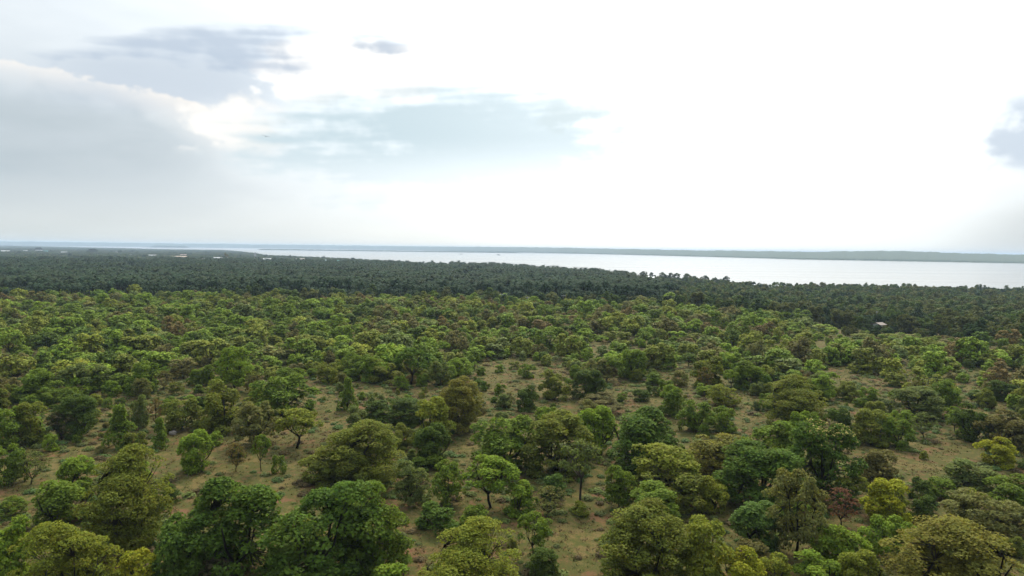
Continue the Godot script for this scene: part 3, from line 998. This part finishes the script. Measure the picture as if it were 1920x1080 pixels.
func far_side(palette: Dictionary, far_leaf: Material) -> void:
	# coconut grove, dark broad trees at the right, mixed trees towards the town
	var pal := []
	for q in 4:
		pal.append(palm(40 + q, 20 + q))
	var palm_leaf := leaf_material("palm", lin(0.030, 0.054, 0.024), 0.4)
	var pieces := []
	var joined := []
	for p in pal:
		pieces.append([p.wood.mesh(), p.crown.mesh()])
		joined.append(p.crown.mesh(palm_leaf, p.wood, bark))
	var near_palms := []
	var near_dark := []
	var rest_palms := [[[], []], [[], []], [[], []], [[], []]]
	var rest_trees := {}
	rng.seed = 31
	var rr := 250.0
	while rr < 11400.0:
		var gap := 6.6 if rr < 700.0 else 6.6 + (rr - 700.0) * 0.007
		var n := int(deg_to_rad(84.0) * rr / gap)
		for q in n:
			var az := -42.0 + 84.0 * (q + rng.randf_range(-0.5, 0.5)) / n
			var r := rr + rng.randf_range(-0.5, 0.5) * gap
			var dice := rng.randf()
			var grown := rng.randf()
			var shape := rng.randf()
			if r < along(RIM, az) + 4.0 + 40.0 * (noise.get_noise_2d(x_of(az, r) * 0.9, z_of(az, r) * 0.9) + 0.1) or r > along(SHORE, az) - 12.0:
				continue
			var x := sin(deg_to_rad(az)) * r
			var z := -cos(deg_to_rad(az)) * r
			# the bare track and its house, the shed, the inlet
			if az > 23.0 and az < 33.0 and r > 297.0 and r < 330.0:
				continue
			if absf(x - 172.0) < 15.0 and z > -880.0 and z < -770.0:
				continue
			var y := height_at(x, z)
			var patch := noise.get_noise_2d(x * 0.35, z * 0.35) + 0.3 * noise.get_noise_2d(x * 1.3, z * 1.3)
			var in_grove := r < along(SHORE, az) - 130.0 and az < 17.0 - 0.01 * r + 3.0 * patch and r < 1300.0 + 500.0 * patch and patch > -0.25
			if in_grove and dice < 0.86:
				var high := lerpf(0.85, 1.5, grown)
				high *= lerpf(0.55, 1.0, fade(r - along(RIM, az) + 60.0 * patch, 0.0, 70.0))
				var entry := [r, x, y, z, high, az]
				near_palms.append(entry)
			else:
				var wide := lerpf(5.0, 10.5, grown * grown)
				var high := wide * lerpf(0.7, 1.0, shape) + 1.5
				if az < 14.0 and r > 800.0:
					high = minf(high, 7.2)
				if az > 22.5 and az < 33.5 and r < 338.0:
					wide *= 0.55
					high = minf(high, 3.6)
				if r > 1200.0:
					wide *= 1.0 + (r - 1200.0) / 2400.0
				near_dark.append([r, x, y, z, wide, high, az, shape])
		rr += gap * 0.9
	near_palms.sort_custom(func(p, q): return p[0] < q[0])
	near_dark.sort_custom(func(p, q): return p[0] < q[0])
	for q in near_palms.size():
		var p: Array = near_palms[q]
		if q < 300:
			var o := base("coconut_palm", Vector3(p[1], p[2], p[3]), rng.randf() * TAU)
			o.scale = Vector3.ONE * p[4]
			var m: Array = pieces[q % 4]
			part("trunk", m[0], bark, o)
			part("crown", m[1], palm_leaf, o)
			var where: String = "left" if p[5] < -20.0 else "middle left" if p[5] < -8.0 else "middle" if p[5] < 4.0 else "right"
			tag(o, "dark coconut palm in the front rows of the grove, %s part" % where, "palm", "coconut palms of the dark grove")
		else:
			var high: float = p[4]
			rest_palms[q % 4][0].append(set_down(p[1], p[2], p[3], high, high))
			var f := rng.randf_range(0.75, 1.3)
			rest_palms[q % 4][1].append(Color(f * rng.randf_range(0.9, 1.25), f, f))
	var grove := base("coconut_grove", Vector3.ZERO)
	tag(grove, "dark mass of coconut palms behind the front rows", "grove", "", "stuff")
	for q in 4:
		many("palms", joined[q], rest_palms[q][0], rest_palms[q][1], grove)
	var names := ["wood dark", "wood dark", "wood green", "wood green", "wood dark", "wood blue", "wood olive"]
	var words := {"wood dark": "dark green", "wood green": "mid green", "wood blue": "blue green", "wood olive": "olive green"}
	var singles := 0
	for t in near_dark:
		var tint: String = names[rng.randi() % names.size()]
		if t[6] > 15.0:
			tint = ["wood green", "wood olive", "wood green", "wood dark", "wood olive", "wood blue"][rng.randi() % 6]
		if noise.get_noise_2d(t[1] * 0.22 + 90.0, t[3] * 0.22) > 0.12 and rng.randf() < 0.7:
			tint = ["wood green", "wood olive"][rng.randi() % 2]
		var k := "d" if t[7] < 0.62 else "f" if t[7] < 0.85 else "b"
		var which := rng.randi() % 3
		if singles < 290 and t[6] > 8.0:
			singles += 1
			var o := base("broadleaf_tree", Vector3(t[1], t[2], t[3]), rng.randf() * TAU)
			o.scale = Vector3(t[4], t[5], t[4])
			var m: Array = wood_pieces(k, which)
			part("trunk", m[1], bark, o)
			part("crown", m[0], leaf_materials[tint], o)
			var far: String = "beside the pale track" if t[0] < 330.0 else "in the woods towards the lagoon"
			tag(o, "%s %s round tree %s, %s" % ["broad" if t[4] > 7.0 else "small", words[tint], far, "right edge" if t[6] > 27.0 else "right of centre"], "tree", "dark trees below the rim of the plain")
		else:
			var id := k + str(which)
			if not rest_trees.has(id):
				rest_trees[id] = [[], []]
			rest_trees[id][0].append(set_down(t[1], t[2], t[3], t[4], t[5]))
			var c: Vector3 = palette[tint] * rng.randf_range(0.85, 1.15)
			rest_trees[id][1].append(Color(c.x, c.y, c.z))
	var woods := base("lagoon_woods", Vector3.ZERO)
	tag(woods, "dark woods between the grove, the town and the lagoon shore", "woods", "", "stuff")
	for id in rest_trees:
		many("trees", far_protos[id[0]][int(id[1])], rest_trees[id][0], rest_trees[id][1], woods)

	# trees against the water on the point, and two tall ones by the town
	rng.seed = 12
	for q in 44:
		var az := 3.2 + 15.3 * q / 43.0 + rng.randf_range(-0.15, 0.15)
		var r := along(SHORE, az) - rng.randf_range(14.0, 46.0)
		var x := sin(deg_to_rad(az)) * r
		var z := -cos(deg_to_rad(az)) * r
		var thin: bool = q % 2 == 1 and az < 17.4
		var high := rng.randf_range(9.0, 13.5) if thin else rng.randf_range(6.5, 10.5) if az < 17.0 else rng.randf_range(5.0, 7.0)
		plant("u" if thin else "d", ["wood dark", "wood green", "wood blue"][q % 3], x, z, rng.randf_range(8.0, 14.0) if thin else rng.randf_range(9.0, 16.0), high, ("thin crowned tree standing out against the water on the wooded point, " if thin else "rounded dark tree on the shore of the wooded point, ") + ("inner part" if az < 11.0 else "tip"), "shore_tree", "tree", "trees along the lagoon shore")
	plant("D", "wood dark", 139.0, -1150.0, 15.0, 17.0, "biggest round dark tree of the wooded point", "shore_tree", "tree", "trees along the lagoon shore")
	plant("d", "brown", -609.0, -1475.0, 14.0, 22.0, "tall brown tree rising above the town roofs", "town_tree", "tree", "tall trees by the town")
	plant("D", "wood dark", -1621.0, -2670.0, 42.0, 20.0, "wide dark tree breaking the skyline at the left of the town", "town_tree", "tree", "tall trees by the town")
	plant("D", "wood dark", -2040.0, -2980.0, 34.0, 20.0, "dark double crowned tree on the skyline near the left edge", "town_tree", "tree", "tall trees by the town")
	for q in 46:
		var az := -37.0 + 24.0 * q / 45.0 + rng.randf_range(-0.2, 0.2)
		var r := lerpf(1500.0, minf(along(SHORE, az) - 60.0, 3400.0), rng.randf())
		var x := sin(deg_to_rad(az)) * r
		var z := -cos(deg_to_rad(az)) * r
		var wide := rng.randf_range(9.0, 20.0)
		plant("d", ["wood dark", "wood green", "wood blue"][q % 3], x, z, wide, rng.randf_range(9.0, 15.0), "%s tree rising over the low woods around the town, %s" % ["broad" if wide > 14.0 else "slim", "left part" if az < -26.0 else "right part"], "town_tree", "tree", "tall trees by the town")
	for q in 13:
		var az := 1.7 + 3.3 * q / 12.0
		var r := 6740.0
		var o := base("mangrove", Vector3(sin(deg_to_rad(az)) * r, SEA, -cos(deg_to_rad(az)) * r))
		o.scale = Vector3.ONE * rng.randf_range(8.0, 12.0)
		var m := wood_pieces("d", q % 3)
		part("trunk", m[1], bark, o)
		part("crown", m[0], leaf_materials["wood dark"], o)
		tag(o, "tiny dark mangrove standing in the water off the end of the spit", "mangrove", "mangroves off the spit")


var wood_cache := {}


func wood_pieces(kind: String, which: int) -> Array:
	var id := kind + str(which)
	if not wood_cache.has(id):
		var keep := rng.state
		var t := grow(kind, 700 + 13 * which, 0.34, 1.7)
		wood_cache[id] = [t.crown.mesh(), t.wood.mesh()]
		rng.state = keep
	return wood_cache[id]


func low_growth() -> void:
	# tufts of grass and low weeds on the open ground between the trees
	rng.seed = 8
	var tuft := Shape.new()
	for q in 14:
		var a := rng.randf() * TAU
		var d := Vector3(cos(a), 0, sin(a))
		var root := d * rng.randf_range(0.0, 0.22)
		var tip := root + d * rng.randf_range(0.05, 0.3) + Vector3(0, rng.randf_range(0.25, 0.55), 0)
		var side := Vector3(-d.z, 0, d.x) * 0.035
		var f := rng.randf_range(0.7, 1.3)
		tuft.tri(root - side, tip, root + side, Color(f, f, f))
	var gm := leaf_material("grass", Color.WHITE, 0.4)
	var places := []
	var tints := []
	var kinds := [Vector3(0.080, 0.076, 0.020), Vector3(0.070, 0.082, 0.019), Vector3(0.104, 0.080, 0.027), Vector3(0.108, 0.070, 0.031)]
	while places.size() < 30000:
		var az := rng.randf_range(-40.0, 40.0)
		var r := 52.0 + 150.0 * pow(rng.randf(), 0.75)
		var x := sin(deg_to_rad(az)) * r
		var z := -cos(deg_to_rad(az)) * r
		var p := noise.get_noise_2d(x * 4.0, z * 4.0)
		if p + rng.randf() * 0.7 < 0.1:
			continue
		var s := rng.randf_range(0.2, 0.6)
		places.append(set_down(x, height_at(x, z) - 0.02, z, s * 2.6, s * 0.7))
		var c: Vector3 = kinds[clampi(int((p + 0.5) * 3.0 + rng.randf() * 1.6), 0, 3)] * rng.randf_range(0.8, 1.2)
		tints.append(Color(c.x, c.y, c.z))
	var grass := base("grass", Vector3.ZERO)
	tag(grass, "dry olive grass tufts on the open ground", "grass", "", "stuff")
	many("tufts", tuft.mesh(gm), places, tints, grass)
	var weed := Shape.new()
	for q in 70:
		var d := any_way()
		d.y = absf(d.y)
		weed.leaf(Vector3(d.x * 0.5, d.y * 0.42 + 0.04, d.z * 0.5) * rng.randf_range(0.5, 1.0), (d + Vector3(0, 0.6, 0) + any_way() * 0.5).normalized(), rng.randf() * TAU, 0.26, 0.15, Color(1, 1, 1) * rng.randf_range(0.7, 1.3))
	places = []
	tints = []
	while places.size() < 7500:
		var az := rng.randf_range(-40.0, 40.0)
		var r := 52.0 + 170.0 * pow(rng.randf(), 0.75)
		var x := sin(deg_to_rad(az)) * r
		var z := -cos(deg_to_rad(az)) * r
		if clear_at(x, z) and rng.randf() < 0.75:
			continue
		var s := rng.randf_range(0.5, 1.9)
		places.append(set_down(x, height_at(x, z), z, s, s * 0.7))
		var c: Vector3 = [Vector3(0.062, 0.100, 0.026), Vector3(0.085, 0.100, 0.030), Vector3(0.100, 0.125, 0.030), Vector3(0.095, 0.070, 0.030)][rng.randi() % 4] * rng.randf_range(0.8, 1.2)
		tints.append(Color(c.x, c.y, c.z))
	var weeds := base("weeds", Vector3.ZERO)
	tag(weeds, "low green and brown weeds scattered over the open ground", "weeds", "", "stuff")
	many("weed_clumps", weed.mesh(gm), places, tints, weeds)


func small_things() -> void:
	var white := lin(0.36, 0.36, 0.36)
	var pinkish := lin(0.34, 0.25, 0.22)
	var beige := lin(0.36, 0.31, 0.25)
	var grey := lin(0.25, 0.25, 0.25)
	var rows := [
		[-1911, -2609, 38, white, "long white roof at the left edge of the town"], [-2019, -2872, 20, white, "small white house behind the long roof at the left edge"],
		[-2006, -2933, 35, grey, "grey hall near the left edge skyline"], [-1865, -2768, 21, lin(0.10, 0.32, 0.34), "teal building near the left edge of the town"],
		[-1621, -2503, 25, white, "white house below the wide skyline tree"], [-1539, -2701, 21, grey, "grey roof right of the wide skyline tree"],
		[-1142, -2066, 13, white, "small white house at the left of the pinkish hall"], [-1049, -2017, 26, white, "white roofed hall left of the pinkish hall"],
		[-918, -1880, 15, beige, "beige house touching the pinkish hall"], [-866, -1811, 34, lin(0.38, 0.29, 0.22), "wide pinkish beige hall in the town"],
		[-1045, -2199, 23, pinkish, "reddish roof behind the pinkish hall"], [-702, -1571, 15, white, "small white house between the two long halls"],
		[-699, -1658, 43, white, "longest white hall left of the tall brown tree"], [-617, -1559, 26, beige, "beige hall in front of the tall brown tree"],
		[-588, -1662, 27, white, "white hall right of the white tower"], [-525, -1713, 27, lin(0.40, 0.34, 0.32), "pinkish white hall by the shore trees"],
		[-446, -1610, 18, pinkish, "pink house in the right part of the town"], [-433, -1620, 11, lin(0.45, 0.55, 0.58), "pale blue house beside the pink house"],
		[-396, -1574, 9, lin(0.12, 0.34, 0.34), "small teal house at the right end of the town"], [-285, -1581, 10, white, "lone white house right of the town"],
		[-237, -707, 7, lin(0.62, 0.52, 0.48), "lone pale hut among the palms of the grove"],
	]
	for h in rows:
		var y := height_at(h[0], h[1])
		var high: float = clampf(-2.2 - y, 4.0, 8.8)
		var w: float = h[2] * 0.72
		var roof: Color = h[3]
		house("town_house", Vector3(h[0], y, h[1]), deg_to_rad(rng.randf_range(-14.0, 14.0)) - atan2(h[0], -h[1]), Vector3(w, high, clampf(w * 0.5, 6.0, 15.0)), white.lerp(roof, 0.4), roof, h[4])
	var tower := base("white_tower", Vector3(-801, height_at(-801, -2155), -2155), 0.3)
	var s := Shape.new()
	s.box(Vector3(0, 8.0, 0), Vector3(6.5, 18.0, 6.5))
	part("shaft", s.mesh(), plain_material("white_paint", white), tower)
	s = Shape.new()
	s.box(Vector3(0, 17.6, 0), Vector3(8.0, 1.2, 8.0))
	part("parapet", s.mesh(), plain_material("white_paint", white), tower)
	tag(tower, "narrow white tower standing above the town", "tower", "buildings of the far town")

	house("white_shed", Vector3(174.3, height_at(174.3, -876.7), -876.7), -0.2, Vector3(11.0, 6.5, 7.0), lin(0.04, 0.04, 0.04), lin(0.85, 0.86, 0.86), "white roofed shed on the wooded point, its open shade coloured into dark walls", "shed", "")  # near-black wall colour stands for the shade under the open roof
	house("track_house", Vector3(160.0, height_at(160.0, -300.0), -300.0), 0.5, Vector3(3.6, 3.2, 3.2), lin(0.50, 0.50, 0.48), lin(0.20, 0.16, 0.13), "small white house by the pale track at the right", "house", "")
	# the bare track
	var v := Shape.new()
	var line := [Vector2(106, -298), Vector2(129, -303), Vector2(141, -307), Vector2(154, -309), Vector2(169, -305), Vector2(186, -296), Vector2(203, -281), Vector2(227, -260)]
	for q in line.size() - 1:
		for t in 6:
			var p0: Vector2 = line[q].lerp(line[q + 1], t / 6.0)
			var p1: Vector2 = line[q].lerp(line[q + 1], (t + 1) / 6.0)
			var o0 := 2.6 + 0.5 * fine.get_noise_2d(p0.x * 3.0, 0.0)
			var o1 := 2.6 + 0.5 * fine.get_noise_2d(p1.x * 3.0, 0.0)
			v.quad(Vector3(p0.x, height_at(p0.x, p0.y - o0) + 0.5, p0.y - o0), Vector3(p1.x, height_at(p1.x, p1.y - o1) + 0.5, p1.y - o1), Vector3(p1.x, height_at(p1.x, p1.y + o1) + 0.5, p1.y + o1), Vector3(p0.x, height_at(p0.x, p0.y + o0) + 0.5, p0.y + o0))
	var track := part("track", v.mesh(), mottled("pale_earth", [lin(0.24, 0.18, 0.13), lin(0.34, 0.27, 0.20), lin(0.42, 0.36, 0.29)], 9.0), self)
	tag(track, "", "", "", "structure")

	utility_pole(Vector3(-5.0, height_at(-5.0, -318.9), -318.9), 0.1, 9.5, "leftmost pale pole above the scrub in the middle")
	utility_pole(Vector3(7.0, height_at(7.0, -315.2), -315.2), 0.1, 8.5, "middle one of the three pale poles above the scrub")
	utility_pole(Vector3(24.1, height_at(24.1, -322.7), -322.7), 0.1, 8.8, "rightmost of the three pale poles above the middle scrub")
	utility_pole(Vector3(163.0, height_at(163.0, -308.0), -308.0), 0.6, 9.0, "pale pole beside the small white house at the right")
	boat(Vector3(-345.8, SEA + 0.1, -4689.1), 0.1, 18.0, "small dark boat on the lagoon, the left one")
	boat(Vector3(-88.0, SEA + 0.1, -4438.6), -0.1, 23.0, "dark boat on the lagoon, the larger right one")

	# fallen pale branch, boulder, dark stump
	var pale := mottled("dead_wood", [lin(0.34, 0.30, 0.25), lin(0.48, 0.44, 0.38), lin(0.60, 0.56, 0.50)], 0.6)
	var br := base("dead_branch", Vector3(-31.2, height_at(-31.2, -126.1), -126.1), 0.4)
	var b := Shape.new()
	b.tube([Vector3(0.5, -0.2, 0), Vector3(0.2, 0.9, 0.1), Vector3(-0.5, 2.0, 0), Vector3(-1.1, 2.9, 0.2)], [0.13, 0.10, 0.07, 0.03], 6)
	b.tube([Vector3(0.0, 1.2, 0.07), Vector3(0.25, 2.0, -0.3), Vector3(0.2, 2.6, -0.5)], [0.07, 0.05, 0.02], 5)
	b.tube([Vector3(-0.5, 2.0, 0), Vector3(-0.5, 2.7, 0.3)], [0.05, 0.02], 5)
	part("wood", b.mesh(), pale, br)
	tag(br, "pale bare dead branch sticking up from the clearing", "branch")
	var rock := Shape.new()
	var pts := []
	for i in 7:
		for j in 10:
			var el := PI * (i / 6.0 - 0.5)
			var az := TAU * j / 10.0
			var d := Vector3(cos(el) * cos(az), sin(el), cos(el) * sin(az))
			pts.append(d * Vector3(0.6, 0.4, 0.5) * (1.0 + 0.25 * fine.get_noise_3d(d.x * 22.0, d.y * 22.0, d.z * 22.0)))
	for i in 6:
		for j in 10:
			rock.quad(pts[i * 10 + j], pts[i * 10 + (j + 1) % 10], pts[i * 10 + 10 + (j + 1) % 10], pts[i * 10 + 10 + j])
	var ro := part("boulder", rock.mesh(), mottled("stone", [lin(0.15, 0.12, 0.10), lin(0.20, 0.17, 0.14), lin(0.26, 0.23, 0.19)], 1.2), self)
	ro.position = Vector3(-53.6, height_at(-53.6, -108.4) + 0.25, -108.4)
	tag(ro, "pale rounded boulder at the upper edge of the left clearing", "boulder")
	var st := base("tree_stump", Vector3(56.1, height_at(56.1, -111.5), -111.5))
	b = Shape.new()
	b.tube([Vector3(0, -0.2, 0), Vector3(0, 0.1, 0), Vector3(0.05, 0.9, 0), Vector3(-0.05, 1.7, 0.05), Vector3(-0.02, 1.9, 0.05)], [0.30, 0.22, 0.18, 0.14, 0.02], 8)
	b.tube([Vector3(0.04, 1.0, 0), Vector3(0.4, 1.5, 0.1)], [0.08, 0.04], 5)
	part("wood", b.mesh(), bark, st)
	tag(st, "dark upright stump in the grassy gap right of centre", "stump")

	# the bird
	var bird := Shape.new()
	bird.tube([Vector3(0, 0, 0.30), Vector3(0, 0.01, 0.2), Vector3(0, 0, 0.0), Vector3(0, 0, -0.2), Vector3(0, 0.02, -0.30), Vector3(0, 0.01, -0.36)], [0.02, 0.05, 0.07, 0.055, 0.035, 0.008], 6)
	for w in [-1.0, 1.0]:
		bird.quad(Vector3(0.03 * w, 0.03, -0.15), Vector3(0.32 * w, 0.10, -0.20), Vector3(0.32 * w, 0.09, 0.04), Vector3(0.03 * w, 0.03, 0.12))
		bird.quad(Vector3(0.32 * w, 0.10, -0.20), Vector3(0.70 * w, 0.04, -0.05), Vector3(0.66 * w, 0.035, 0.04), Vector3(0.32 * w, 0.09, 0.04))
	bird.quad(Vector3(-0.03, 0, 0.25), Vector3(0.03, 0, 0.25), Vector3(0.11, 0.01, 0.48), Vector3(-0.11, 0.01, 0.48))
	var bo := part("bird", bird.mesh(), plain_material("dark_feathers", lin(0.04, 0.035, 0.03)), self)
	bo.position = Vector3(-39.7, 47.5, -111.9)
	bo.rotation = Vector3(0.25, 0.5, -0.16)
	tag(bo, "small dark bird gliding before the white cloud", "bird")
